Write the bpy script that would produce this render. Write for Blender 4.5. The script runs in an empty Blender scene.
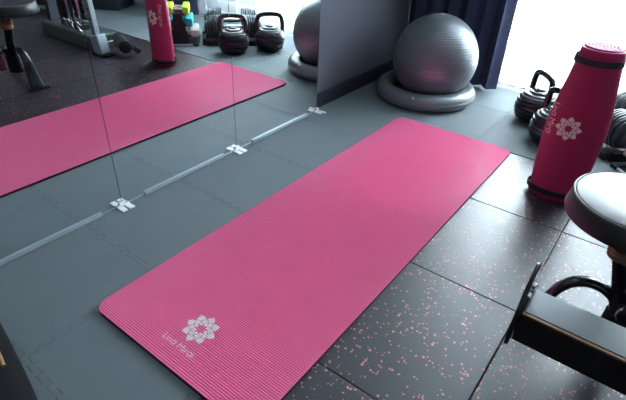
import bpy, bmesh, math, random
from mathutils import Vector, Matrix
random.seed(7)
PI = math.pi
S = bpy.context.scene
C = S.collection

# ---------------------------------------------------------------- camera
F_PX = 480.2133
CAM = Vector((1.0746, -0.4242, 1.0432))
PITCH, YAW, ROLL = 0.5785, 0.6275, 0.0424
right, fwd, up = Vector((1, 0, 0)), Vector((0, math.cos(PITCH), -math.sin(PITCH))), Vector((0, math.sin(PITCH), math.cos(PITCH)))
r2 = right * math.cos(ROLL) + up * math.sin(ROLL)
u2 = -right * math.sin(ROLL) + up * math.cos(ROLL)
RZ = Matrix.Rotation(YAW, 3, 'Z')
r2, u2, fw = RZ @ r2, RZ @ u2, RZ @ fwd
cd = bpy.data.cameras.new('camera'); cam = bpy.data.objects.new('camera', cd); C.objects.link(cam)
m = Matrix((r2, u2, -fw)).transposed().to_4x4(); m.translation = CAM
cam.matrix_world = m
cd.sensor_width = 36; cd.sensor_fit = 'HORIZONTAL'; cd.lens = F_PX * 36 / 626
cd.clip_start = 0.02; cd.clip_end = 100
S.camera = cam

# ---------------------------------------------------------------- light
W = bpy.data.worlds.new('overcast_sky'); S.world = W; W.use_nodes = True
bg = W.node_tree.nodes['Background']
bg.inputs[0].default_value = (0.79, 0.915, 1.0, 1); bg.inputs[1].default_value = 26.0
WIN = (0.10, 1.95, 0.06, 2.30)          # window opening x0 x1 z0 z1
WALL_Y = 2.86                            # inner face of the window wall
def area(name, loc, rot, sx, sy, energy, col=(1, 1, 1)):
    l = bpy.data.lights.new(name, 'AREA'); l.shape = 'RECTANGLE'; l.size = sx; l.size_y = sy
    l.energy = energy; l.color = col
    o = bpy.data.objects.new(name, l); o.location = loc; o.rotation_euler = rot; C.objects.link(o); return o
portal = area('window_daylight', ((WIN[0]+WIN[1])/2, WALL_Y+0.02, (WIN[2]+WIN[3])/2), (-PI/2, 0, 0), WIN[1]-WIN[0], WIN[3]-WIN[2], 1)
portal.data.cycles.is_portal = True
vs = S.view_settings
vs.view_transform = 'Standard'; vs.look = 'None'; vs.gamma = 1; vs.use_curve_mapping = False
vs.exposure = 1.15

# ---------------------------------------------------------------- materials
def srgb(r, g, b):
    f = lambda c: (c/255/12.92) if c/255 <= .04045 else ((c/255+.055)/1.055)**2.4
    return (f(r), f(g), f(b), 1)
def mat(name, col, rough=.5, metal=0, spec=.5, noise=None, bump=None, sss=0, coat=0):
    m = bpy.data.materials.new(name); m.use_nodes = True
    nt = m.node_tree; b = nt.nodes['Principled BSDF']
    b.inputs['Base Color'].default_value = col
    b.inputs['Roughness'].default_value = rough; b.inputs['Metallic'].default_value = metal
    b.inputs['Specular IOR Level'].default_value = spec
    b.inputs['Coat Weight'].default_value = coat
    tc = nt.nodes.new('ShaderNodeTexCoord')
    if noise:                                    # (scale, amount) soft colour variation
        n = nt.nodes.new('ShaderNodeTexNoise'); n.inputs['Scale'].default_value = noise[0]; n.inputs['Detail'].default_value = 4
        nt.links.new(tc.outputs['Object'], n.inputs['Vector'])
        mx = nt.nodes.new('ShaderNodeMix'); mx.data_type = 'RGBA'
        a = noise[1]
        mx.inputs[6].default_value = [c*(1-a) for c in col[:3]]+[1]; mx.inputs[7].default_value = [min(1, c*(1+a)) for c in col[:3]]+[1]
        nt.links.new(n.outputs['Fac'], mx.inputs[0]); nt.links.new(mx.outputs[2], b.inputs['Base Color'])
    if bump:                                     # (scale, strength, distance)
        n = nt.nodes.new('ShaderNodeTexNoise'); n.inputs['Scale'].default_value = bump[0]; n.inputs['Detail'].default_value = 3
        nt.links.new(tc.outputs['Object'], n.inputs['Vector'])
        bp = nt.nodes.new('ShaderNodeBump'); bp.inputs['Strength'].default_value = bump[1]; bp.inputs['Distance'].default_value = bump[2]
        nt.links.new(n.outputs['Fac'], bp.inputs['Height']); nt.links.new(bp.outputs['Normal'], b.inputs['Normal'])
    return m

def fleck_rubber():
    m = mat('flecked_rubber', srgb(15, 20, 28), .42, 0, .8, bump=(300, .2, .0006))
    nt = m.node_tree; b = nt.nodes['Principled BSDF']; N = nt.nodes.new; L = nt.links.new
    tc = [n for n in nt.nodes if n.type == 'TEX_COORD'][0]
    geo = N('ShaderNodeNewGeometry')
    wn = N('ShaderNodeTexNoise'); wn.inputs['Scale'].default_value = 160
    L(geo.outputs['Position'], wn.inputs['Vector'])
    ad = N('ShaderNodeVectorMath'); ad.operation = 'MULTIPLY_ADD'; ad.inputs[1].default_value = (.008,)*3
    L(wn.outputs['Color'], ad.inputs[0]); L(geo.outputs['Position'], ad.inputs[2])
    v = N('ShaderNodeTexVoronoi'); v.inputs['Scale'].default_value = 112; v.voronoi_dimensions = '2D'
    L(ad.outputs[0], v.inputs['Vector'])
    sep = N('ShaderNodeSeparateColor'); L(v.outputs['Color'], sep.inputs[0])
    pick = N('ShaderNodeMath'); pick.operation = 'LESS_THAN'; pick.inputs[1].default_value = .21; L(sep.outputs[0], pick.inputs[0])
    rad = N('ShaderNodeMath'); rad.operation = 'MULTIPLY'; rad.inputs[1].default_value = .46; L(sep.outputs[1], rad.inputs[0])
    near = N('ShaderNodeMath'); near.operation = 'LESS_THAN'; L(v.outputs['Distance'], near.inputs[0]); L(rad.outputs[0], near.inputs[1])
    mul = N('ShaderNodeMath'); mul.operation = 'MULTIPLY'; L(pick.outputs[0], mul.inputs[0]); L(near.outputs[0], mul.inputs[1])
    rm = N('ShaderNodeMix'); rm.data_type = 'RGBA'; rm.inputs[6].default_value = srgb(184, 96, 104); rm.inputs[7].default_value = srgb(196, 122, 126)
    L(sep.outputs[2], rm.inputs[0])
    mx = N('ShaderNodeMix'); mx.data_type = 'RGBA'; mx.inputs[6].default_value = srgb(15, 20, 28)
    L(mul.outputs[0], mx.inputs[0]); L(rm.outputs[2], mx.inputs[7]); L(mx.outputs[2], b.inputs['Base Color'])
    return m

def sheer():
    m = bpy.data.materials.new('sheer_voile'); m.use_nodes = True; nt = m.node_tree; nt.nodes.clear()
    N = nt.nodes.new; L = nt.links.new
    out = N('ShaderNodeOutputMaterial'); tr = N('ShaderNodeBsdfTransparent'); tl = N('ShaderNodeBsdfTranslucent'); df = N('ShaderNodeBsdfDiffuse')
    tl.inputs[0].default_value = (.50, .53, .55, 1); df.inputs[0].default_value = (.62, .64, .66, 1)
    a = N('ShaderNodeMixShader'); a.inputs[0].default_value = .40; L(tl.outputs[0], a.inputs[1]); L(df.outputs[0], a.inputs[2])
    b = N('ShaderNodeMixShader'); b.inputs[0].default_value = .68; L(tr.outputs[0], b.inputs[1]); L(a.outputs[0], b.inputs[2])
    L(b.outputs[0], out.inputs[0]); return m

def glass():
    m = bpy.data.materials.new('window_glass'); m.use_nodes = True; nt = m.node_tree; nt.nodes.clear()
    N = nt.nodes.new; L = nt.links.new
    out = N('ShaderNodeOutputMaterial'); tr = N('ShaderNodeBsdfTransparent'); gl = N('ShaderNodeBsdfGlossy'); gl.inputs['Roughness'].default_value = 0
    mx = N('ShaderNodeMixShader'); mx.inputs[0].default_value = .06; L(tr.outputs[0], mx.inputs[1]); L(gl.outputs[0], mx.inputs[2]); L(mx.outputs[0], out.inputs[0])
    return m

M = dict(
    slab=mat('dark_slab', srgb(40, 44, 50), .9),
    foam=mat('grey_foam', srgb(100, 110, 114), .72, 0, .3, noise=(9, .10), bump=(420, .35, .0012)),
    rubber=fleck_rubber(),
    wall=mat('grey_wallpaper', srgb(76, 82, 92), .85, noise=(6, .05), bump=(120, .25, .001)),
    wall2=mat('pale_paint', srgb(150, 152, 156), .9, noise=(3, .03)),
    ceil=mat('ceiling_paint', srgb(200, 202, 204), .9, noise=(3, .02)),
    base=mat('dark_baseboard', srgb(38, 42, 54), .5, noise=(20, .1)),
    frame=mat('white_window_frame', srgb(225, 226, 226), .4, noise=(10, .03)),
    glass=glass(), sheer=sheer(),
    navy=mat('navy_curtain', srgb(58, 62, 88), .8, 0, .3, noise=(14, .12), bump=(260, .3, .001)),
    mirror=mat('mirror_silver', (.86, .91, .91, 1), 0.0, 1.0),
    mirror_back=mat('mirror_backing', srgb(70, 76, 84), .7, noise=(10, .1)),
    alu=mat('brushed_aluminium', srgb(150, 162, 170), .45, .3, noise=(40, .05)),
    white_pl=mat('white_plastic', srgb(232, 236, 238), .35, noise=(20, .02)),
    pink=mat('pink_foam', srgb(244, 114, 164), .46, 0, .7, noise=(14, .05)),
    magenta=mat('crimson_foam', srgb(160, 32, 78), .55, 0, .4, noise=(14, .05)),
    print=mat('white_print', srgb(240, 236, 238), .6, noise=(30, .02)),
    print_pale=mat('pale_pink_print', srgb(236, 202, 196), .6, noise=(30, .02)),
    strap=mat('black_elastic', srgb(24, 26, 34), .7, noise=(60, .2)),
    ball=mat('silver_grey_vinyl', srgb(96, 102, 107), .33, .3, .6, noise=(5, .05)),
    ring=mat('grey_vinyl_ring', srgb(98, 106, 111), .34, .25, .6, noise=(5, .05)),
    vinyl=mat('black_vinyl', srgb(18, 18, 24), .42, 0, .7, noise=(30, .1), bump=(240, .15, .0008)),
    gloss=mat('gloss_black_paint', srgb(16, 17, 20), .18, 0, .6, noise=(30, .1)),
    matte=mat('matt_black', srgb(16, 16, 20), .5, 0, .4, noise=(30, .15)),
    iron=mat('black_iron', srgb(26, 28, 33), .32, 0, .6, noise=(30, .15)),
    plate=mat('dark_grey_plate', srgb(52, 57, 64), .38, .3, .5, noise=(30, .12)),
    chrome=mat('chrome', srgb(205, 210, 214), .14, 1.0, noise=(30, .03)),
    silver=mat('silver_paint', srgb(122, 130, 134), .5, .3, noise=(30, .05)),
    steel=mat('grey_steel_base', srgb(84, 92, 90), .42, .4, noise=(14, .12)),
    bronze=mat('bronze_spring', srgb(140, 112, 92), .35, .8, noise=(30, .1)),
    tan=mat('tan_trim', srgb(140, 104, 66), .5, .1, noise=(30, .1)),
    lime=mat('lime_neoprene', srgb(188, 226, 42), .5, 0, .4, noise=(30, .05)),
    teal=mat('teal_neoprene', srgb(46, 176, 186), .5, 0, .4, noise=(30, .05)),
    cream=mat('cream_neoprene', srgb(206, 198, 190), .5, 0, .4, noise=(30, .05)),
    lightgrey=mat('light_grey_strip', srgb(176, 182, 188), .4, noise=(30, .05)),
    bag=mat('black_nylon', srgb(16, 17, 20), .9, 0, .15, noise=(80, .2)),
    edge=mat('backlit_pink_foam', srgb(232, 84, 176), .55, 0, .4, noise=(14, .05)),
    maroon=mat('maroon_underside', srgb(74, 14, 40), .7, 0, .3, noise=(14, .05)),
    piping=mat('olive_piping', srgb(92, 96, 84), .4, noise=(30, .05)),
    lamp=None,
)
lm = bpy.data.materials.new('lamp_diffuser'); lm.use_nodes = True
lb = lm.node_tree.nodes['Principled BSDF']; lb.inputs['Emission Color'].default_value = (1, .95, .88, 1); lb.inputs['Emission Strength'].default_value = 1.5
lb.inputs['Base Color'].default_value = (.9, .9, .9, 1)
M['lamp'] = lm

# ---------------------------------------------------------------- helpers
class MB:
    def __init__(s): s.bm = bmesh.new(); s.round = False
    def quadstrip(s, rows, closed=False, smooth=True):
        s.round = True
        rv = [[s.bm.verts.new(p) for p in r] for r in rows]; n = len(rows[0])
        for a, b in zip(rv[:-1], rv[1:]):
            for i in range(n if closed else n-1):
                f = s.bm.faces.new((a[i], a[(i+1) % n], b[(i+1) % n], b[i])); f.smooth = smooth
        return rv
    def box(s, x0, x1, y0, y1, z0, z1, bevel=0, seg=2, mtx=None):
        r = bmesh.ops.create_cube(s.bm, size=1)
        vs_ = r['verts']
        for v in vs_: v.co = Vector(((x0+x1)/2+v.co.x*(x1-x0), (y0+y1)/2+v.co.y*(y1-y0), (z0+z1)/2+v.co.z*(z1-z0)))
        if mtx is not None:
            for v in vs_: v.co = mtx @ v.co
        if bevel:
            es = list({e for v in vs_ for e in v.link_edges})
            bmesh.ops.bevel(s.bm, geom=es, offset=bevel, segments=seg, affect='EDGES', profile=.5)
        return s
    def tube(s, path, r, n=14, caps=True, closed=False):
        P = [Vector(p) for p in path]; k = len(P)
        rad = r if isinstance(r, (list, tuple)) else [r]*k
        rows = []; prev = None
        for i, p in enumerate(P):
            if closed: t = P[(i+1) % k]-P[i-1]
            else: t = P[min(i+1, k-1)]-P[max(i-1, 0)]
            t.normalize()
            if prev is None:
                a = Vector((0, 0, 1)) if abs(t.z) < .9 else Vector((1, 0, 0))
                nrm = (a-t*a.dot(t)).normalized()
            else: nrm = (prev-t*prev.dot(t)).normalized()
            prev = nrm; bi = t.cross(nrm)
            rows.append([p+(nrm*math.cos(2*PI*j/n)+bi*math.sin(2*PI*j/n))*rad[i] for j in range(n)])
        if closed: rows.append(rows[0])
        rv = s.quadstrip(rows, closed=True)
        if caps and not closed:
            s.bm.faces.new(rv[0][::-1]); s.bm.faces.new(rv[-1])
        return s
    def lathe(s, prof, n=48, origin=(0, 0, 0), axis=(0, 0, 1), cap0=True, cap1=True):
        ax = Vector(axis).normalized(); q = Vector((0, 0, 1)).rotation_difference(ax); o = Vector(origin)
        rows = [[o+q @ Vector((r*math.cos(2*PI*j/n), r*math.sin(2*PI*j/n), z)) for j in range(n)] for r, z in prof]
        rv = s.quadstrip(rows, closed=True)
        if cap0 and prof[0][0] > 1e-5: s.bm.faces.new(rv[0][::-1])
        if cap1 and prof[-1][0] > 1e-5: s.bm.faces.new(rv[-1])
        return s
    def prism(s, poly, z0, z1, bevel=0, mtx=None, seg=2):
        a = [s.bm.verts.new((x, y, z0)) for x, y in poly]; b = [s.bm.verts.new((x, y, z1)) for x, y in poly]
        n = len(poly)
        fs = [s.bm.faces.new(a[::-1]), s.bm.faces.new(b)]
        fs += [s.bm.faces.new((a[i], a[(i+1) % n], b[(i+1) % n], b[i])) for i in range(n)]
        if mtx is not None:
            for v in a+b: v.co = mtx @ v.co
        if bevel:
            es = list({e for f in fs[:2] for e in f.edges})
            bmesh.ops.bevel(s.bm, geom=es, offset=bevel, segments=seg, affect='EDGES', profile=.5)
        return s
    def mesh(s, name, smooth=None):
        s.round = s.round or bool(smooth)
        bmesh.ops.remove_doubles(s.bm, verts=s.bm.verts, dist=1e-6)
        bmesh.ops.recalc_face_normals(s.bm, faces=s.bm.faces)
        if smooth:
            for f in s.bm.faces: f.smooth = True
        me = bpy.data.meshes.new(name); s.bm.to_mesh(me); s.bm.free()
        me.set_sharp_from_angle(angle=math.radians(38 if s.round else 14))
        return me
def put(name, me, material, parent=None, loc=None, rotz=0, label=None):
    o = bpy.data.objects.new(name, me); C.objects.link(o)
    if material is not None and not me.materials: me.materials.append(material)
    if parent: o.parent = parent
    if loc is not None: o.location = loc
    o.rotation_euler = (0, 0, rotz)
    if label: o['label'] = label
    return o
def part(name, mb, material, parent, label=None, smooth=None):
    return put(name, mb.mesh(name, smooth), M[material], parent, label=label)
def thing(name, label, cat, loc=(0, 0, 0), rotz=0, group=None):
    o = bpy.data.objects.new(name, None); C.objects.link(o); o.empty_display_size = .05
    o.location = loc; o.rotation_euler = (0, 0, rotz)
    o['label'] = label; o['category'] = cat
    if group: o['group'] = group
    return o
def tag(o, label, cat, group=None):
    o['label'] = label; o['category'] = cat
    if group: o['group'] = group
    return o
def struct(name, mb, material, label=None, cat=None):
    o = put(name, mb.mesh(name), M[material]); o['kind'] = 'structure'
    if label: o['label'] = label
    if cat: o['category'] = cat
    return o
def dup(o, parent=None):
    c = o.copy(); C.objects.link(c)
    if parent: c.parent = parent
    for ch in list(o.children): dup(ch, c)
    return c
def arc(cx, cy, r, a0, a1, n):
    return [(cx+r*math.cos(a0+(a1-a0)*i/n), cy+r*math.sin(a0+(a1-a0)*i/n)) for i in range(n+1)]
def rrect(x0, x1, y0, y1, r, n=6):
    return (arc(x1-r, y0+r, r, -PI/2, 0, n)+arc(x1-r, y1-r, r, 0, PI/2, n)+arc(x0+r, y1-r, r, PI/2, PI, n)+arc(x0+r, y0+r, r, PI, 1.5*PI, n))

MX = -0.3935          # mirror face
WALL_X = -0.425       # left wall face
RIGHT_X, BACK_Y, CEIL_Z = 3.75, -2.6, 2.55

# ---------------------------------------------------------------- room shell
floor = struct('floor', MB().box(WALL_X-.1, RIGHT_X+.1, BACK_Y-.1, WALL_Y+.3, -.12, -.012), 'slab', 'dark slab under grey foam and flecked rubber tiles', 'floor')
struct('ceiling', MB().box(WALL_X-.1, RIGHT_X+.1, BACK_Y-.1, WALL_Y+.3, CEIL_Z, CEIL_Z+.1), 'ceil', 'plain white ceiling of the home gym', 'ceiling')
struct('wall_left', MB().box(WALL_X-.1, WALL_X, BACK_Y-.1, WALL_Y+.3, -.012, CEIL_Z), 'wall', 'grey papered wall behind the mirror panels', 'wall')
struct('wall_right', MB().box(RIGHT_X, RIGHT_X+.1, BACK_Y-.1, WALL_Y+.3, -.012, CEIL_Z), 'wall2', 'pale painted wall opposite the mirror', 'wall')
struct('wall_back', MB().box(WALL_X, RIGHT_X, BACK_Y-.1, BACK_Y, -.012, CEIL_Z), 'wall2', 'pale painted wall facing the window', 'wall')
wf = MB()
wf.box(WALL_X, WIN[0], WALL_Y, WALL_Y+.14, -.012, CEIL_Z); wf.box(WIN[1], RIGHT_X, WALL_Y, WALL_Y+.14, -.012, CEIL_Z)
wf.box(WIN[0], WIN[1], WALL_Y, WALL_Y+.14, -.012, WIN[2]); wf.box(WIN[0], WIN[1], WALL_Y, WALL_Y+.14, WIN[3], CEIL_Z)
struct('wall_front', wf, 'wall2', 'pale wall around the tall bright window', 'wall')
struct('baseboard_left', MB().box(WALL_X, WALL_X+.012, 1.0, WALL_Y, 0, .085, .003), 'base', 'dark baseboard along the grey wall', 'baseboard')
# window: frame, mullion, panes, sill
win = thing('window_1', 'tall sliding window blown out white behind the sheer curtain', 'window', ((WIN[0]+WIN[1])/2, WALL_Y+.07, WIN[2]))
win['kind'] = 'structure'
ww, wh = WIN[1]-WIN[0], WIN[3]-WIN[2]
fr = MB(); t = .045
fr.box(-ww/2, -ww/2+t, -.03, .03, 0, wh, .004); fr.box(ww/2-t, ww/2, -.03, .03, 0, wh, .004)
fr.box(-ww/2+t, ww/2-t, -.03, .03, 0, t, .004); fr.box(-ww/2+t, ww/2-t, -.03, .03, wh-t, wh, .004)
part('window_frame', fr, 'frame', win)
part('mullion', MB().box(-.025, .025, -.03, .03, t, wh-t, .004), 'frame', win)
for s in (-1, 1):
    x0, x1 = (t-ww/2, -.025) if s < 0 else (.025, ww/2-t)
    part('pane', MB().box(x0, x1, -.004, .004, t, wh-t), 'glass', win)
struct('trim_1', MB().box(WIN[0]-.03, WIN[1]+.03, WALL_Y-.055, WALL_Y, -.012, .035, .004), 'frame', 'pale threshold strip below the window', 'window sill')

pw = struct('added_sky_blocker', MB().box(1.02, 3.4, 3.27, 3.37, -.12, .82, .01), 'slab', 'added dark parapet outside the window, behind the sheer curtain', 'blocker')  # unseen wall added outside to darken the lower sheer curtain
struct('balcony_slab', MB().box(-1.2, 4.2, WALL_Y+.3, 4.25, -.22, -.12), 'slab', 'dark balcony floor outside the window', 'balcony')
struct('added_sky_overhang', MB().box(-1.2, 4.2, WALL_Y+.14, 4.25, 2.42, 2.54), 'wall2', 'added grey slab overhanging the window outside, blocking the high sky', 'balcony')  # unseen overhang added to cut the high sky off the sheer
# ---------------------------------------------------------------- foam tiles with interlocking edges
FT = .42; NT = 9; AMP = .0075
def jig_edge(L, n, amp):
    """outline along x 0..L with dovetail tabs of height 2*amp; starts and ends on the line"""
    p = [(0, 0)]; per = L/n
    for k in range(n):
        a, c = per*(k+.42), per*(k+.90)
        p += [(a+.0025, 0), (a-.0025, 2*amp), (c+.0025, 2*amp), (c-.0025, 0)]
    return p
def foam_mesh(straight=False):
    e = jig_edge(FT, NT, AMP); g = .0004
    bot = [(x+(g if i == 0 else 0), y+g) for i, (x, y) in enumerate(e)]
    if straight: bot = [(g, g-.012)]
    top = [(x, FT+y-g) for x, y in e]; lef = [(y+g, x) for x, y in e]; rig = [(FT+y-g, x) for x, y in e]
    top[0] = (g, FT-g); rig[0] = (FT-g, g-(.012 if straight else 0))
    poly = (bot if straight else bot[:-1])+rig[:-1]+[(FT-g, FT-g)]+top[-2:0:-1]+[top[0]]+lef[-2:0:-1]
    b = MB(); b.prism(poly, -.012, 0)
    bm = b.bm; bm.normal_update()
    bmesh.ops.inset_region(bm, faces=[f for f in bm.faces if f.normal.z > .9], thickness=.0008, depth=.0)
    for v in bm.verts:
        if v.co.z > -.001 and any(f.normal.z < .5 and abs(f.normal.z) < .1 for f in v.link_faces): v.co.z = -.0009
    bmesh.ops.triangulate(bm, faces=[f for f in bm.faces if len(f.verts) > 4])
    return b.mesh('foam_tile')
fe = foam_mesh(True)
fm = foam_mesh()
def foam(x, y, me=None): put('foam_tile', me or fm, M['foam'], floor, (x, y, 0))
X0 = -.41
for j in range(-6, 8):
    y = -.215+FT*j
    for i in range(2):
        if y < WALL_Y : foam(X0+FT*i, y)
for j in range(2):
    for i in range(2, 10): foam(X0+FT*i, 1.838+FT*j, None if j else fe)
for i in range(2, 10): foam(X0+FT*i, 1.838+FT*2-.0) if 1.838+FT*3 < WALL_Y+.3 else None
put('border_strip', MB().box(WALL_X+.0005, -.392, BACK_Y, WALL_Y, -.0118, -.0012).mesh('border_strip'), M['foam'], floor)
put('border_strip', MB().box(.420, .4548, BACK_Y, 1.818, -.0118, -.0012).mesh('border_strip'), M['foam'], floor)
# rubber tiles
RT = .5197
rm_ = MB().box(.0012, RT-.0012, .0012, RT-.0012, -.012, .0, .0022, 2).mesh('rubber_tile')
for j in range(1, 9):
    for i in range(7):
        if .455+RT*i < RIGHT_X-.2: put('rubber_tile', rm_, M['rubber'], floor, (.455+RT*i, 1.8188-RT*j, 0))

# ---------------------------------------------------------------- mirror panels and floor brackets
edges = [-.863, -.248, .367, .977, 1.597]
mp_lab = ['mirror panel nearest the camera beyond the left edge of view', 'leftmost mirror panel in view, reflecting the round stool', 'middle mirror panel reflecting the lying pink mat and rolled mat', 'last mirror panel beside the grey wall, reflecting two kettlebells']
for k in range(4):
    y0, y1 = edges[k]+.0012, edges[k+1]-.0012
    mpn = thing('standing_mirror', mp_lab[k], 'mirror', (MX, (y0+y1)/2, 0), group='frameless mirror panels along the left wall')
    h = (y1-y0)/2
    part('glass', MB().box(-.004, 0, -h, h, .006, 1.82), 'mirror', mpn)
    part('backing', MB().box(-.012, -.0042, -h, h, .006, 1.82), 'mirror_back', mpn)
    part('bottom_channel', MB().box(-.015, .006, -h+.10, h-.085, .0, .016, .002).box(.003, .009, -h+.10, h-.085, .0, .010, .002), 'alu', mpn, 'silver channel along the bottom edge')
    part('edge_strip', MB().box(-.013, .002, -h+.02, h-.02, .0005, .006), 'alu', mpn)
bl = ['white floor bracket at the mirror joint left of the pink mat', 'white floor bracket at the second mirror joint', 'white floor bracket at the free mirror end by the grey wall']
for k, y in enumerate(edges[2:5]):
    bk = thing('mirror_bracket', bl[k], 'bracket', (MX, y, 0), group='white brackets under the mirror joints')
    b = MB()
    for s in (-1, 1):
        if k == 2 and s > 0: continue
        b.box(.004, .044, s*.015-.0110, s*.015+.0110, 0, .005, .001)
    b.box(.004, .010, -.026, .026 if k < 2 else .006, 0, .009, .001)
    if k == 2: b.box(-.02, .055, .002, .016, 0, .006, .001)
    part('foot_plate', b, 'white_pl', bk)
    part('clip', MB().box(.0035, .007, -.012, .012, .008, .022, .001), 'white_pl', bk)

# ---------------------------------------------------------------- lying mat
MW, ML, MT = .616, 1.83, .0115
RIB = .0068; RD = .0030
def rib_z(y):
    c = .5-.5*math.cos(2*PI*y/RIB)
    return MT-RD+RD*c**.7
def mat_x(y, inset=0.):
    r = .045; a, b = inset, MW-inset
    lo, hi = inset, ML-inset
    y = min(max(y, lo), hi)
    d = 0
    if y < lo+r: d = r-math.sqrt(max(0, r*r-(lo+r-y)**2))
    elif y > hi-r: d = r-math.sqrt(max(0, r*r-(y-hi+r)**2))
    return a+d, b-d
ym = thing('yoga_mat', 'pink ribbed yoga mat lying flat on the floor before the mirror', 'yoga mat', (0, 0, 0))
b = MB(); rows = []
n = int(ML/RIB)*6
ys = [ML*i/n for i in range(n+1)]
for y in ys:
    x0, x1 = mat_x(y, .002); e0, e1 = mat_x(y)
    yy = min(max(y, .002), ML-.002); z = rib_z(y)
    rows.append([(e0, y, .0005), (e0, y, .0035), (e0, y, MT-.003), (x0, yy, z)]+[(x0+(x1-x0)*k/4, yy, z) for k in (1, 2, 3)]+[(x1, yy, z), (e1, y, MT-.003), (e1, y, .0035), (e1, y, .0005)])
rv = b.quadstrip(rows)
b.bm.faces.new(rv[0]); b.bm.faces.new(rv[-1][::-1])
for a_, c_ in zip(rv[:-1], rv[1:]): b.bm.faces.new((a_[0], c_[0], c_[-1], a_[-1]))
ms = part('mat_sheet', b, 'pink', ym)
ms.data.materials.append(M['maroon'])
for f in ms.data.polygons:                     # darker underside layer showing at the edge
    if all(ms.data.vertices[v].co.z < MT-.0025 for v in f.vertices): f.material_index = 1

# rosette of 8-fold kites and lettering
def rosette(R):
    rad = [.20, .35, .52, .73, 1.0]; polys = []
    for ring in range(3):
        for k in range(8):
            a = k*PI/4+(PI/8 if ring % 2 else 0)
            q = [(rad[ring], a), (rad[ring+1], a-PI/8), (rad[ring+2], a), (rad[ring+1], a+PI/8)]
            p = [Vector((R*r*math.cos(t_), R*r*math.sin(t_))) for r, t_ in q]
            if ring == 2:        # fuller, slightly rounded outer petals
                mid1 = (p[1]+p[2])/2*1.05; mid2 = (p[2]+p[3])/2*1.05
                p = [p[0], p[1], mid1, p[2], mid2, p[3]]
            c = sum(p, Vector((0, 0)))/len(p)
            polys.append([c+(v-c)*.88 for v in p])
    return polys
def text_mesh(s, size):
    cu = bpy.data.curves.new('lettering', 'FONT'); cu.body = s; cu.size = size; cu.resolution_u = 3
    cu.align_x = 'CENTER'; cu.offset = -.0002
    o = bpy.data.objects.new('lettering_tmp', cu); C.objects.link(o)
    dg = bpy.context.evaluated_depsgraph_get(); me = bpy.data.meshes.new_from_object(o.evaluated_get(dg))
    bpy.data.objects.remove(o); bpy.data.curves.remove(cu)
    bm = bmesh.new(); bm.from_mesh(me); bpy.data.meshes.remove(me)
    bmesh.ops.remove_doubles(bm, verts=bm.verts, dist=1e-6)
    bmesh.ops.triangulate(bm, faces=bm.faces)
    return bm
def poly_bm(polys):
    bm = bmesh.new()
    for p in polys: bm.faces.new([bm.verts.new((v.x, v.y, 0)) for v in p])
    return bm
def slice_bm(bm, axis, lo, hi, step):
    k = math.floor(lo/step)
    while k*step < hi:
        no = (1, 0, 0) if axis == 0 else (0, 1, 0)
        bmesh.ops.bisect_plane(bm, geom=bm.verts[:]+bm.edges[:]+bm.faces[:], plane_co=[c*k*step for c in no], plane_no=no)
        k += 1
def bm_obj(name, bm, material, parent, label=None):
    bmesh.ops.remove_doubles(bm, verts=bm.verts, dist=1e-7)
    me = bpy.data.meshes.new(name); bm.to_mesh(me); bm.free()
    return put(name, me, M[material], parent, label=label)
def on_mat(bm, cx, cy):
    for v in bm.verts: v.co.x += cx; v.co.y += cy
    slice_bm(bm, 1, min(v.co.y for v in bm.verts), max(v.co.y for v in bm.verts), RIB/6)
    for v in bm.verts: v.co.z = rib_z(v.co.y)+.00025
    return bm
TXT = 'Lin\u0251 Mir\u0251i'
bm_obj('printed_rosette', on_mat(poly_bm(rosette(.053)), .304, .138), 'print', ym, 'white eight-petal rosette')
bm_obj('printed_lettering', on_mat(text_mesh(TXT, .0275), .300, .0545), 'print', ym, 'white Lina Mirai lettering')

# ---------------------------------------------------------------- rolled mat standing on end
RC = (.868, 1.562)
prof = [(0, .100), (.03, .103), (.06, .103), (.10, .108), (.20, .1135), (.30, .1145), (.38, .1075), (.45, .0960), (.50, .0880), (.54, .0825), (.58, .0790), (.615, .0775)]
def interp(tab, z):
    for (z0, a), (z1, b_) in zip(tab[:-1], tab[1:]):
        if z <= z1:
            t_ = (z-z0)/(z1-z0); return a+(b_-a)*max(0, min(1, t_))
    return tab[-1][1]
def rprof(z): return interp(prof, z)
def yprof(z): return interp([(0, .068), (.06, .066), (.20, .060), (.30, .058), (.40, .060), (.50, .070), (.56, .077), (.615, .0775)], z)
rl = thing('rolled_yoga_mat', 'crimson pink rolled yoga mat standing on end with two black straps', 'yoga mat', (RC[0], RC[1], 0), math.radians(6))
TH = .0084; PITCHR = .0112; TURN = 6.2; A_END = math.radians(28)
b = MB(); nz = [0, .003]+[.03*i for i in range(1, 20)]+[.59, .608, .611]
nth = int(TURN*40)
out_rows, in_rows = [], []
for i in range(nth+1):
    th = TURN*2*PI*(i/nth); rr = .0775-.0046-PITCHR*(TURN-th/2/PI)
    ang = A_END-(TURN*2*PI-th)
    ro, ri = [], []
    for z in nz:
        k = rprof(z)/.0775; ky = yprof(z)/.0775
        c = .0015 if z in (0, .611) else 0
        zz = z-.006*max(0, (z-.55)/.061)*min(1, max(0, (th/2/PI-(TURN-1.25))/.25)) if z > .55 else z
        R1 = (rr+TH/2)-c; R0 = R1-TH+2*c
        ro.append((k*R1*math.cos(ang), ky*R1*math.sin(ang), zz)); ri.append((k*max(R0, .002)*math.cos(ang), ky*max(R0, .002)*math.sin(ang), zz))
    out_rows.append(ro+ri[::-1])
rv = b.quadstrip(out_rows, closed=True)
b.bm.faces.new(rv[0]); b.bm.faces.new(rv[-1][::-1])
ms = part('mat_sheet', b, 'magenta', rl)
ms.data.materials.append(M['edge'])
for f in ms.data.polygons:  # pink cut ends on top, brightened in colour for the backlight glow
    if f.normal.z > .5: f.material_index = 1
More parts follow.
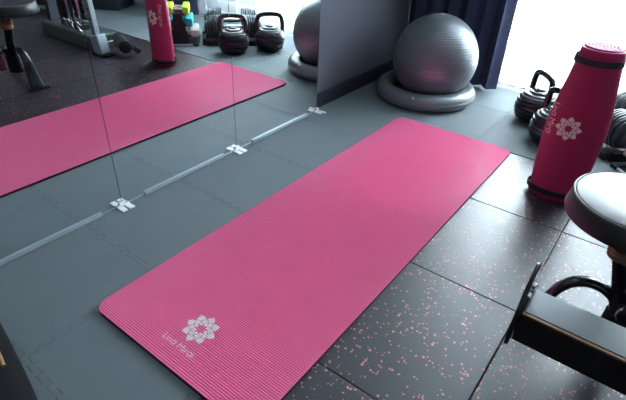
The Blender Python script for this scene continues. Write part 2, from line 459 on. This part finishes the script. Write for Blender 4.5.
for z0, z1 in ((.020, .042), (.553, .575)):
    b = MB(); zs = [z0, z0, (z0+z1)/2, z1, z1]; dr = [.000, .0018, .0021, .0018, .000]
    b.quadstrip([[((rprof(z)+d)*math.cos(2*PI*q/64), (yprof(z)+d)*math.sin(2*PI*q/64), z) for q in range(64)] for z, d in zip(zs, dr)], closed=True)
    part('strap', b, 'strap', rl, 'black elastic strap')
def on_roll(bm, x_mid, z_mid):
    """local x -> to the viewer's right across the flattened front, local y -> up"""
    slice_bm(bm, 0, -.08, .08, .006); slice_bm(bm, 1, -.1, .1, .006)
    for v in bm.verts:
        z = z_mid+v.co.y; x = x_mid+v.co.x; a, c = rprof(z)+.0012, yprof(z)+.0012
        v.co = Vector((x, -c*math.sqrt(max(.0, 1-(x/a)**2)), z))
    return bm
bm_obj('printed_rosette', on_roll(poly_bm(rosette(.049)), -.020, .310), 'print_pale', rl, 'pale eight-petal rosette')
tb = text_mesh(TXT, .0300)
for v in tb.verts: v.co = Vector((v.co.y, -v.co.x, 0))      # reads downwards
bm_obj('printed_lettering', on_roll(tb, -.094, .330), 'print_pale', rl, 'pale Lina Mirai lettering')

# ---------------------------------------------------------------- exercise ball on its ring
BC = (-.020, 2.222); BR = .24; BZ = .2408
rg = thing('ball_ring', 'grey inflatable ring base lying under the exercise ball', 'ball base', (BC[0]-.028, BC[1]-.002, 0))
tr, TR = .049, .243
b = MB()
path = [(TR*math.cos(2*PI*i/72), TR*math.sin(2*PI*i/72), tr*.98) for i in range(72)]
b.tube(path, tr, 24, closed=True); part('ring_tube', b, 'ring', rg)
b = MB()
for dz in (-.004, .004): b.tube([((TR+tr*.985)*math.cos(2*PI*i/72), (TR+tr*.985)*math.sin(2*PI*i/72), tr+dz) for i in range(72)], .0016, 6, closed=True)
part('seam', b, 'ring', rg)
part('valve', MB().lathe([(.008, 0), (.008, .004), (.005, .006)], 16, origin=(.06, -TR-tr*.72, tr*1.70), axis=(0.2, -.7, .7)), 'lightgrey', rg, 'small pale valve plug')
bl_ = thing('exercise_ball', 'large silver grey exercise ball with fine ridges sitting in a ring', 'exercise ball', (BC[0], BC[1], .0))
b = MB(); pr = []
NP = 260
for i in range(NP+1):
    a = -PI/2+PI*i/NP; lat = abs(a)
    groove = .0009*(.5+.5*math.cos(i*2*PI/5.0)) if lat < 1.15 else 0
    pr.append((max(0, (BR-groove)*math.cos(a)), BZ+(BR-groove)*math.sin(a)))
b.lathe(pr, 96, cap0=False, cap1=False); part('ball_shell', b, 'ball', bl_)
part('valve', MB().lathe([(.011, 0), (.011, .003), (.006, .005)], 16, origin=(.0, 0, BZ+BR-.001)), 'lightgrey', bl_)

# ---------------------------------------------------------------- curtains
def curtain_mesh(x0, x1, y, z0, z1, folds, depth, thick, ph=0, nx=None, jitter=.3, seed=1):
    rnd = random.Random(seed); b = MB(); nx = nx or folds*14
    xs = [x0+(x1-x0)*i/nx for i in range(nx+1)]; zs = [z0+(z1-z0)*k/6 for k in range(7)]
    am = [1+jitter*(rnd.random()-.5)*2 for _ in range(folds*2+4)]
    def yy(i, k):
        t_ = i/nx*folds+ph; a = am[int(t_*2) % len(am)]
        s_ = math.sin(2*PI*t_); w = .75+.25*math.sin(2*PI*t_*.37+1.3)
        return y+depth*s_*(.75+.25*a)*w*(1-.12*k/6)
    rows = []
    for k, z in enumerate(zs):
        rows.append([(xs[i]+.25*depth*math.sin(4*PI*(i/nx*folds+ph)), yy(i, k), z) for i in range(nx+1)])
    rv = b.quadstrip(rows)
    if thick:
        r2_ = [[(p[0], p[1]+thick, p[2]) for p in r] for r in rows]
        rv2 = b.quadstrip(r2_)
        for e in (0, -1):
            for i in range(nx): b.bm.faces.new((rv[e][i], rv[e][i+1], rv2[e][i+1], rv2[e][i]))
        for e in (0, -1):
            for k in range(6): b.bm.faces.new((rv[k][e], rv[k+1][e], rv2[k+1][e], rv2[k][e]))
    return b
def curtain(name, label, material, *a, **k):
    t_ = thing(name, label, 'curtain', ((a[0]+a[1])/2, a[2], a[3]))
    b = curtain_mesh(a[0]-t_.location.x, a[1]-t_.location.x, 0, 0, a[4]-a[3], *a[5:], **k)
    part('fabric', b, material, t_); return t_
curtain('blackout_curtain', 'dark navy curtain hanging behind the exercise ball', 'navy', -.4235, .245, 2.60, .012, 2.42, 6, .040, .003, ph=.1, seed=3)
curtain('blackout_curtain', 'dark navy curtain at the far end of the window, seen in the mirror', 'navy', 1.78, 2.50, 2.62, .012, 2.42, 8, .045, .003, ph=.3, seed=5)
curtain('sheer_curtain', 'white sheer curtain glowing with daylight across the window', 'sheer', .13, 1.90, 2.735, .02, 2.42, 22, .022, 0, seed=9)
rod = thing('curtain_rod', 'double curtain rod above the window, out of the picture', 'curtain rod', (1.05, 2.66, 2.43))
part('front_rod', MB().tube([(-1.47, -.07, .0), (1.55, -.07, 0)], .011), 'alu', rod)
part('rear_rod', MB().tube([(-1.47, .075, .0), (1.55, .075, 0)], .009), 'alu', rod)
for x in (-1.2, .0, 1.3): part('bracket', MB().box(x-.01, x+.01, -.085, .20, -.008, .008, .002), 'alu', rod)

# ---------------------------------------------------------------- round stool on a floor beam
SX, SY = 1.134, .787
st = thing('exercise_stool', 'round black padded stool on a post with arched black legs', 'stool', (SX, SY, 0))
ZT = .460
part('seat', MB().lathe([(.0, ZT-.058), (.142, ZT-.058), (.149, ZT-.054), (.1515, ZT-.046), (.1415, ZT-.006), (.139, ZT-.002), (.134, ZT), (.08, ZT+.002), (0, ZT+.0025)], 80, cap0=False, cap1=False), 'vinyl', st, 'black vinyl seat pad')
part('piping', MB().tube([(.1415*math.cos(2*PI*i/80), .1415*math.sin(2*PI*i/80), ZT-.003) for i in range(80)], .0026, 8, closed=True), 'piping', st)
part('seat_plate', MB().box(-.09, .09, -.08, .08, ZT-.072, ZT-.0582, .004), 'matte', st)
PX, PY = .012, -.030
part('spring', MB().tube([(PX+.030*math.cos(i*.5), PY+.030*math.sin(i*.5), .322+.0045*i*.25) for i in range(46)], .0055, 8), 'bronze', st, 'bronze coil spring under the seat')
part('collar', MB().lathe([(.015, .318), (.033, .320), (.033, .345), (.015, .347)], 28, origin=(PX, PY, 0)), 'bronze', st)
HX, HY = 1.208, .770                 # hub of the legs
part('post', MB().tube([(1.200-SX, .768-SY, .140), (1.178-SX, .763-SY, .230), (1.123-SX, .757-SY, .398)], [.027, .024, .021], 24), 'gloss', st)
part('hub', MB().lathe([(.020, .060), (.040, .064), (.043, .075), (.043, .150), (.038, .160), (.020, .163)], 28, origin=(HX-SX, HY-SY, 0)), 'matte', st)
kn = part('knob', MB().lathe([(.008, 0), (.008, .03), (.022, .032), (.024, .040), (.024, .048), (.018, .054), (0, .054)], 20, origin=(1.190-SX, .745-SY, .195), axis=(.45, -1, .1)), 'matte', st)
part('knob_ring', MB().lathe([(.0245, .036), (.0255, .038), (.0255, .042), (.0245, .044)], 24, origin=(1.190-SX, .745-SY, .195), axis=(.45, -1, .1)), 'chrome', kn)
def smooth_path(P, n=4):
    P = [Vector(p) for p in P]; o = []
    for i in range(len(P)-1):
        p0, p1, p2, p3 = P[max(i-1, 0)], P[i], P[i+1], P[min(i+2, len(P)-1)]
        for k in range(n):
            t_ = k/n; o.append(.5*((2*p1)+(p2-p0)*t_+(2*p0-5*p1+4*p2-p3)*t_*t_+(3*p1-p0-3*p2+p3)*t_**3))
    return o+[P[-1]]
def leg_mesh():
    """arched leg leaving the hub along +x: radial distance, height, half width, half thickness"""
    pts = smooth_path([(.020, 0, .100), (.022, 0, .145), (.036, 0, .185), (.064, 0, .205), (.100, 0, .206), (.136, 0, .186), (.162, 0, .145), (.178, 0, .095), (.194, 0, .050), (.208, 0, .012)], 4)
    b = MB(); rows = []; n = len(pts)
    for q, p in enumerate(pts):
        t_ = (pts[min(q+1, n-1)]-pts[max(q-1, 0)]).normalized(); nr = Vector((-t_.z, 0, t_.x)); f = q/(n-1)
        hw = .014+.006*min(1, f*2)+.022*max(0, f-.5)*2; ht = .0125+.004*max(0, f-.6)
        rows.append([p+nr*ht*math.cos(2*PI*k/18)+Vector((0, 1, 0))*hw*math.sin(2*PI*k/18) for k in range(18)])
    rv = b.quadstrip(rows, closed=True); b.bm.faces.new(rv[0][::-1]); b.bm.faces.new(rv[-1])
    return b.mesh('leg')
lgm = leg_mesh()
ftm = MB().box(-.028, .022, -.055, .055, 0, .012, .004).mesh('rubber_foot')
for a in (180, 24, -50):
    lg = put('leg', lgm, M['gloss'], st, (HX-SX, HY-SY, 0), math.radians(a), 'gloss black arched leg')
    put('rubber_foot', ftm, M['matte'], lg, (.212, 0, 0))

# ---------------------------------------------------------------- silver topped beam of a bench frame in front of the stool
FX, FY = 1.40, .560
bf = thing('bench_frame', 'black raised beam with silver cover plate and upright end plate, lower right corner', 'bench frame', (FX, FY, 0))
bx0, bx1 = 1.004-FX, 1.80-FX; by0, by1 = .507-FY, .615-FY
part('beam', MB().box(bx0, bx1, by0, by1, .149, .2335, .003), 'matte', bf)
part('beam_cover', MB().box(bx0+.006, bx1-.006, by0+.011, by1-.003, .2337, .2385, .0015), 'silver', bf, 'silver cover plate on the beam')
part('beam_trim', MB().box(bx0+.004, bx1-.004, by0+.001, by0+.0095, .2337, .2372, .001), 'tan', bf, 'bronze coloured edge line')
def end_plate(x):
    yc = (.484+.634)/2-FY; hw = (.634-.484)/2
    poly = [(yc-hw, .148), (yc+hw, .148), (yc+hw, .20), (yc+hw*.80, .275)]
    poly += arc(yc+hw*.12, .292, hw*.62, .12, PI-.2, 10)
    poly += [(yc-hw*.72, .262), (yc-hw*.94, .20)]
    mt = Matrix(((0, 0, 1, x), (1, 0, 0, 0), (0, 1, 0, 0), (0, 0, 0, 1)))
    return MB().prism(poly, 0, .010, .003, mt)
for s_, x in ((-1, .993-FX), (1, 1.801-FX)):
    ep = part('end_plate', end_plate(x), 'gloss', bf, 'gloss black end plate')
    for y in (.545, .590): part('bolt', MB().lathe([(.008, 0), (.008, .005), (.005, .008), (0, .008)], 12, origin=(x+(.010 if s_ < 0 else 0), y-FY, .262), axis=(-s_, 0, 0)), 'chrome', ep)
for x in (1.50, 1.74):
    lg = part('support_leg', MB().box(x-FX-.025, x-FX+.025, by0+.02, by1-.02, .012, .149, .004), 'matte', bf)
    part('foot_plate', MB().box(x-FX-.04, x-FX+.04, by0-.08, by1+.06, 0, .0122, .003), 'matte', lg)

# ---------------------------------------------------------------- adjustable kettlebells
UX = Vector((-.70, .714, 0)).normalized()      # direction shared by the weights
AX = math.atan2(UX.y, UX.x)
def kettlebell():
    t_ = thing('adjustable_kettlebell', '', 'kettlebell', (0, 0, 0), 0, 'black adjustable kettlebells by the window')
    pr = [(.066, 0), (.070, .003), (.073, .010)]
    n = 6; z0, z1 = .014, .150
    for k in range(n):
        a, b_ = z0+(z1-z0)*k/n, z0+(z1-z0)*(k+1)/n
        for f in (.08, .2, .5, .8, .92):
            z = a+(b_-a)*f; th = (z-.080)/.105
            r = .112*math.sqrt(max(.05, 1-th*th*.78))
            pr.append((r-(.0055 if f in (.08, .92) else 0), z))
    pr += [(.082, .152), (.078, .158), (.060, .162), (0, .163)]
    part('body', MB().lathe(pr, 56, cap1=False), 'iron', t_)
    part('top_cap', MB().lathe([(.058, .162), (.058, .168), (.052, .172), (0, .172)], 40, cap1=False), 'gloss', t_, 'glossy round top cap')
    part('dial', MB().lathe([(.026, .172), (.026, .179), (.022, .182), (0, .182)], 28, cap1=False), 'plate', t_)
    hp = smooth_path([(-.086, 0, .115), (-.092, 0, .15), (-.092, 0, .19), (-.088, 0, .222), (-.074, 0, .248), (-.03, 0, .258), (.03, 0, .258), (.074, 0, .248), (.088, 0, .222), (.092, 0, .19), (.092, 0, .15), (.086, 0, .115)], 4)
    part('handle', MB().tube(hp, .0155, 14), 'gloss', t_, 'thick black loop handle')
    return t_
kb = kettlebell()
kb.location = (.722, 2.072, 0); kb.rotation_euler = (0, 0, AX+.15); kb['label'] = 'black adjustable kettlebell half hidden behind the rolled mat'
k2 = dup(kb); k2.location = (.574, 2.302, 0); k2.rotation_euler = (0, 0, AX-.05); k2['label'] = 'black adjustable kettlebell nearest the window, left of the rolled mat'

# ---------------------------------------------------------------- adjustable dumbbells in trays
def plate_mesh(r, w):
    poly = arc(0, .095, r, -PI/2+.55, 1.5*PI-.55, 28)
    mt = Matrix(((0, 0, 1, 0), (1, 0, 0, 0), (0, 1, 0, 0), (0, 0, 0, 1)))
    return MB().prism(poly, -w/2, w/2, .0025, mt, 1).mesh('weight_plate')
pms = [plate_mesh(.088, .0125), plate_mesh(.084, .0125), plate_mesh(.078, .0125)]
def dumbbell():
    t_ = thing('adjustable_dumbbell', '', 'dumbbell', (0, 0, 0), 0, 'adjustable dumbbells by the window')
    part('handle', MB().lathe([(.013, -.075), (.016, -.06), (.0175, 0), (.016, .06), (.013, .075)], 20, origin=(0, 0, .105), axis=(1, 0, 0)), 'chrome', t_, 'metal hand grip')
    for s in (-1, 1):
        for k in range(7):
            put('weight_plate', pms[0 if k < 4 else (1 if k < 6 else 2)], M['plate'], t_, (s*(.082+.0172*k), 0, .012))
        d = part('selector_dial', MB().lathe([(.050, 0), (.050, .012), (.044, .018), (0, .018)], 32, origin=(s*.196, 0, .105), axis=(s, 0, 0), cap1=False), 'iron', t_)
        part('pointer', MB().box(s*.2145-.002, s*.2145+.002, -.006, .006, .112, .145, .001), 'lightgrey', d)
    return t_
def tray():
    t_ = thing('dumbbell_tray', '', 'tray', (0, 0, 0), 0, 'black trays under the dumbbells')
    part('tray_base', MB().box(-.215, .215, -.075, .075, 0, .018, .005), 'matte', t_)
    for s in (-1, 1):
        part('tray_side', MB().box(-.21, .21, s*.092-.012, s*.092+.012, 0, .040, .006), 'matte', t_)
        part('tray_end', MB().box(s*.222-.012, s*.222+.012, -.08, .08, 0, .050, .005), 'matte', t_)
    return t_
DB = [(.905, 2.255), (1.075, 2.405)]
d0, t0 = dumbbell(), tray()
for k, (x, y) in enumerate(DB):
    d = d0 if k == 0 else dup(d0); tt = t0 if k == 0 else dup(t0)
    d.location = (x, y, .012); tt.location = (x, y, 0)
    d.rotation_euler = tt.rotation_euler = (0, 0, AX)
    d['label'] = ['adjustable dumbbell with dark plates just behind the rolled mat', 'adjustable dumbbell with dark plates farther back, nearer the sheer curtain'][k]
    tt['label'] = ['black tray holding the dumbbell just behind the rolled mat', 'black tray holding the farther dumbbell by the sheer curtain'][k]

# ---------------------------------------------------------------- small coloured dumbbells on an A-shaped stand
RK = Vector((1.200, 1.985, 0)); WX = Vector((-UX.y, UX.x, 0))   # WX: towards the mirror
rk = thing('dumbbell_stand', 'low black A-shaped stand holding lime, teal and cream dumbbells', 'weight stand', RK, AX)
mt = Matrix(((1, 0, 0, 0), (0, 0, 1, 0), (0, 1, 0, 0), (0, 0, 0, 1)))
poly = [(-.064, 0), (.064, 0), (.062, .10), (.047, .112), (.047, .17), (.033, .185), (.033, .232), (-.033, .232), (-.033, .185), (-.047, .17), (-.047, .112), (-.062, .10)]
for y in (-.10, .10): part('panel', MB().prism(poly, y-.008, y+.008, .003, mt), 'matte', rk)
part('base_strip', MB().box(-.10, .10, .110, .122, .004, .016, .003), 'lightgrey', rk, 'light grey strip along the foot')
for s in (-1, 1): part('foot', MB().box(s*.115-.022, s*.115+.022, -.12, .125, 0, .020, .005), 'matte', rk)
part('base_plate', MB().box(-.093, .093, -.108, .108, .002, .016, .003), 'matte', rk)
for z, w, gr in ((.066, .058, .016), (.150, .043, .0155), (.232, .031, .014)):
    part('shelf', MB().box(-w, w, -.0915, .0915, z-.008, z, .002), 'matte', rk)
def hexdumb(name, hr, hl, gap, matn):
    t_ = thing(name, '', 'dumbbell', (0, 0, 0), 0, 'small coloured dumbbells on the stand')
    part('grip', MB().lathe([(hr*.38, -gap/2-.004), (hr*.42, 0), (hr*.38, gap/2+.004)], 16, axis=(1, 0, 0)), matn if matn != 'lime' else 'chrome', t_)
    for s in (-1, 1):
        poly = [(hr*math.cos(PI/6+k*PI/3), hr*math.sin(PI/6+k*PI/3)) for k in range(6)]
        mt_ = Matrix(((0, 0, 1, s*(gap/2+hl/2)), (1, 0, 0, 0), (0, 1, 0, 0), (0, 0, 0, 1)))
        part('head', MB().prism(poly, -hl/2, hl/2, hr*.16, mt_, 3), matn, t_)
    return t_
rows_ = [('lime', .234, .036, .045, .072), ('teal', .150, .041, .050, .100), ('cream', .066, .044, .056, .160)]
for cn, z, hr, hl, gap in rows_:
    p = hexdumb('hand_dumbbell', hr, hl, gap, cn)
    for k, s in enumerate((1, -1)):
        o = p if k == 0 else dup(p)
        o.location = RK-WX*0+Vector((-math.sin(AX)*s*.046, math.cos(AX)*s*.046, z+hr*.42+.001)); o.rotation_euler = (0, 0, AX)
        row = {'lime': 'top', 'teal': 'middle', 'cream': 'bottom'}[cn]
        o['label'] = f'{cn} hexagonal dumbbell on the {row} shelf of the stand, ' + ('side facing the mirror' if k == 0 else 'side facing away from the mirror')

# ---------------------------------------------------------------- weight machine seen only in the mirror
mc = thing('weight_machine', 'grey and chrome weight machine reflected in the mirror behind the rolled mat', 'gym machine', (1.75, 1.42, 0))
def L(p): return (p[0]-1.75, p[1]-1.42, p[2])
def lbox(x0, x1, y0, y1, z0, z1, bv=.004): return MB().box(x0-1.75, x1-1.75, y0-1.42, y1-1.42, z0, z1, bv)
part('base_frame', lbox(1.44, 2.12, 1.385, 1.60, .0, .105, .012), 'steel', mc)
for x in (1.50, 1.60, 1.95, 2.05): part('bolt', MB().lathe([(.010, 0), (.010, .005), (0, .008)], 12, origin=L((x, 1.385, .07)), axis=(0, -1, 0)), 'chrome', mc)
for x in (1.655, 1.80): part('guide_rod', MB().tube([L((x, 1.46, .10)), L((x, 1.46, 1.70))], .0125), 'chrome', mc, 'chrome guide rod')
for k in range(8): part('weight_block', lbox(1.66, 1.80, 1.50, 1.58, .16+.045*k, .2025+.045*k, .004), 'matte', mc)
part('upright', lbox(1.84, 1.91, 1.44, 1.52, .10, 1.75, .006), 'matte', mc)
part('upright', lbox(2.05, 2.10, 1.44, 1.52, .10, 1.75, .006), 'plate', mc)
part('top_beam', lbox(1.40, 2.13, 1.43, 1.53, 1.71, 1.78, .006), 'matte', mc)
for x in (1.60, 1.72, 1.77):
    part('hook', MB().tube(smooth_path([L((x, 1.42, .105)), L((x+.01, 1.40, .15)), L((x-.02, 1.39, .18)), L((x-.05, 1.395, .165))]), .007, 10), 'chrome', mc, 'chrome hook')
part('cushion_block', lbox(1.61, 1.70, 1.42, 1.50, .106, .15, .008), 'matte', mc)
# perforated arm
ar = MB(); p0, p1 = Vector(L((1.375, 1.40, .09))), Vector(L((1.50, 1.44, .80)))
d = (p1-p0).normalized(); sx = Vector((0, 1, 0)).cross(d).normalized(); sy = d.cross(sx)
mtx = Matrix((sx, sy, d)).transposed().to_4x4(); mtx.translation = p0
part('lever_arm', MB().box(-.024, .024, -.018, .018, 0, (p1-p0).length, .004, mtx=mtx), 'silver', mc, 'silver perforated arm')
for k in range(9): part('hole_plug', MB().lathe([(.0095, 0), (.0095, .0015), (0, .0015)], 14, origin=p0+d*(.14+.065*k)-sy*.018, axis=-sy, cap1=False), 'matte', mc)
part('foot_bracket', MB().box(-.05, .05, -.035, .035, 0, .13, .008, mtx=Matrix.Translation(L((1.335, 1.40, .004))) @ Matrix.Rotation(.25, 4, 'Y')), 'alu', mc)
part('foot_base', MB().box(-.085, .065, -.05, .05, 0, .012, .004, mtx=Matrix.Translation(L((1.335, 1.40, .0)))), 'gloss', mc)
part('side_bar', MB().tube([L((1.34, 1.42, .075)), L((1.31, 1.53, .075))], .011), 'chrome', mc)
part('roller', MB().lathe([(.0, 0), (.036, 0), (.044, .006), (.044, .234), (.036, .24), (0, .24)], 24, origin=L((1.365, 1.550, .075)), axis=(-.93, -.36, 0), cap0=False, cap1=False), 'matte', mc, 'black foam roller')
part('roller_cap', MB().lathe([(.028, 0), (.022, .012), (0, .014)], 20, origin=L((1.352, 1.548, .075)), axis=(.93, .36, 0), cap1=False), 'chrome', mc)
part('roller', MB().lathe([(.0, 0), (.017, 0), (.020, .005), (.020, .085), (.016, .09), (0, .09)], 20, origin=L((1.19, 1.565, .045)), axis=(-.93, -.36, 0), cap0=False, cap1=False), 'matte', mc)
part('roller_axle', MB().tube([L((1.26, 1.515, .072)), L((1.155, 1.53, .045))], .008), 'chrome', mc)

# ---------------------------------------------------------------- low dark chest in the far corner (mirror only)
ch = thing('storage_chest', 'low dark chest by the far curtain, reflected in the mirror', 'chest', (2.86, 2.20, 0), -.50)
part('body', MB().box(-.42, .42, -.16, .16, 0, .26, .01), 'base', ch)
part('lid', MB().box(-.43, .43, -.17, .17, .261, .30, .008), 'base', ch)
part('tag', MB().box(-.03, .03, -.164, -.160, .06, .15, .001), 'lightgrey', ch, 'pale square tag')
part('latch', MB().box(.13, .19, -.172, -.160, .20, .235, .004), 'chrome', ch)

# ---------------------------------------------------------------- black bag at the lower left corner
bgx = thing('gym_bag', 'black bag with a tan piping line at the lower left corner', 'bag', (.07, -.380, 0), math.radians(-10))
b = MB()
rows = []
for i in range(13):
    t_ = i/12; x = -.30+.60*t_; e = math.sin(PI*min(1, max(0, (t_*.94+.03))))**.22
    hw, hh = .150*(.80+.20*e), .105*(.75+.25*e)
    sec = [(x, hw*(abs(math.cos(a))**.6)*(1 if math.cos(a) >= 0 else -1), .105+hh*(abs(math.sin(a))**.6)*(1 if math.sin(a) >= 0 else -1)) for a in [2*PI*k/32 for k in range(32)]]
    rows.append(sec)
rv = b.quadstrip(rows, closed=True); b.bm.faces.new(rv[0]); b.bm.faces.new(rv[-1])
part('shell', b, 'bag', bgx)
part('piping', MB().tube(smooth_path([(-.27, .105, .188), (-.1, .118, .194), (.05, .120, .194), (.115, .119, .194)], 6), .0045, 8), 'tan', bgx, 'tan piping line')
part('zip', MB().tube([(-.26, .03, .211), (.26, .03, .211)], .005, 8), 'gloss', bgx)
part('strap', MB().tube(smooth_path([(-.16, -.14, .06), (-.15, -.156, .13), (-.10, -.10, .215), (0, -.06, .24), (.10, -.10, .215), (.15, -.156, .13), (.16, -.14, .06)], 6), .010, 8), 'gloss', bgx)

# ---------------------------------------------------------------- ceiling lamp behind the camera
for x, y in ((1.2, -.7), (2.6, .6)):
    cl = thing('ceiling_lamp', 'flat square ceiling lamp out of the picture, ' + ('behind the camera' if x < 2 else 'over the weight machine side'), 'lamp', (x, y, CEIL_Z-.04))
    part('housing', MB().box(-.32, .32, -.32, .32, .012, .04, .006), 'white_pl', cl)
    part('diffuser', MB().box(-.30, .30, -.30, .30, 0, .0118, .003), 'lamp', cl)
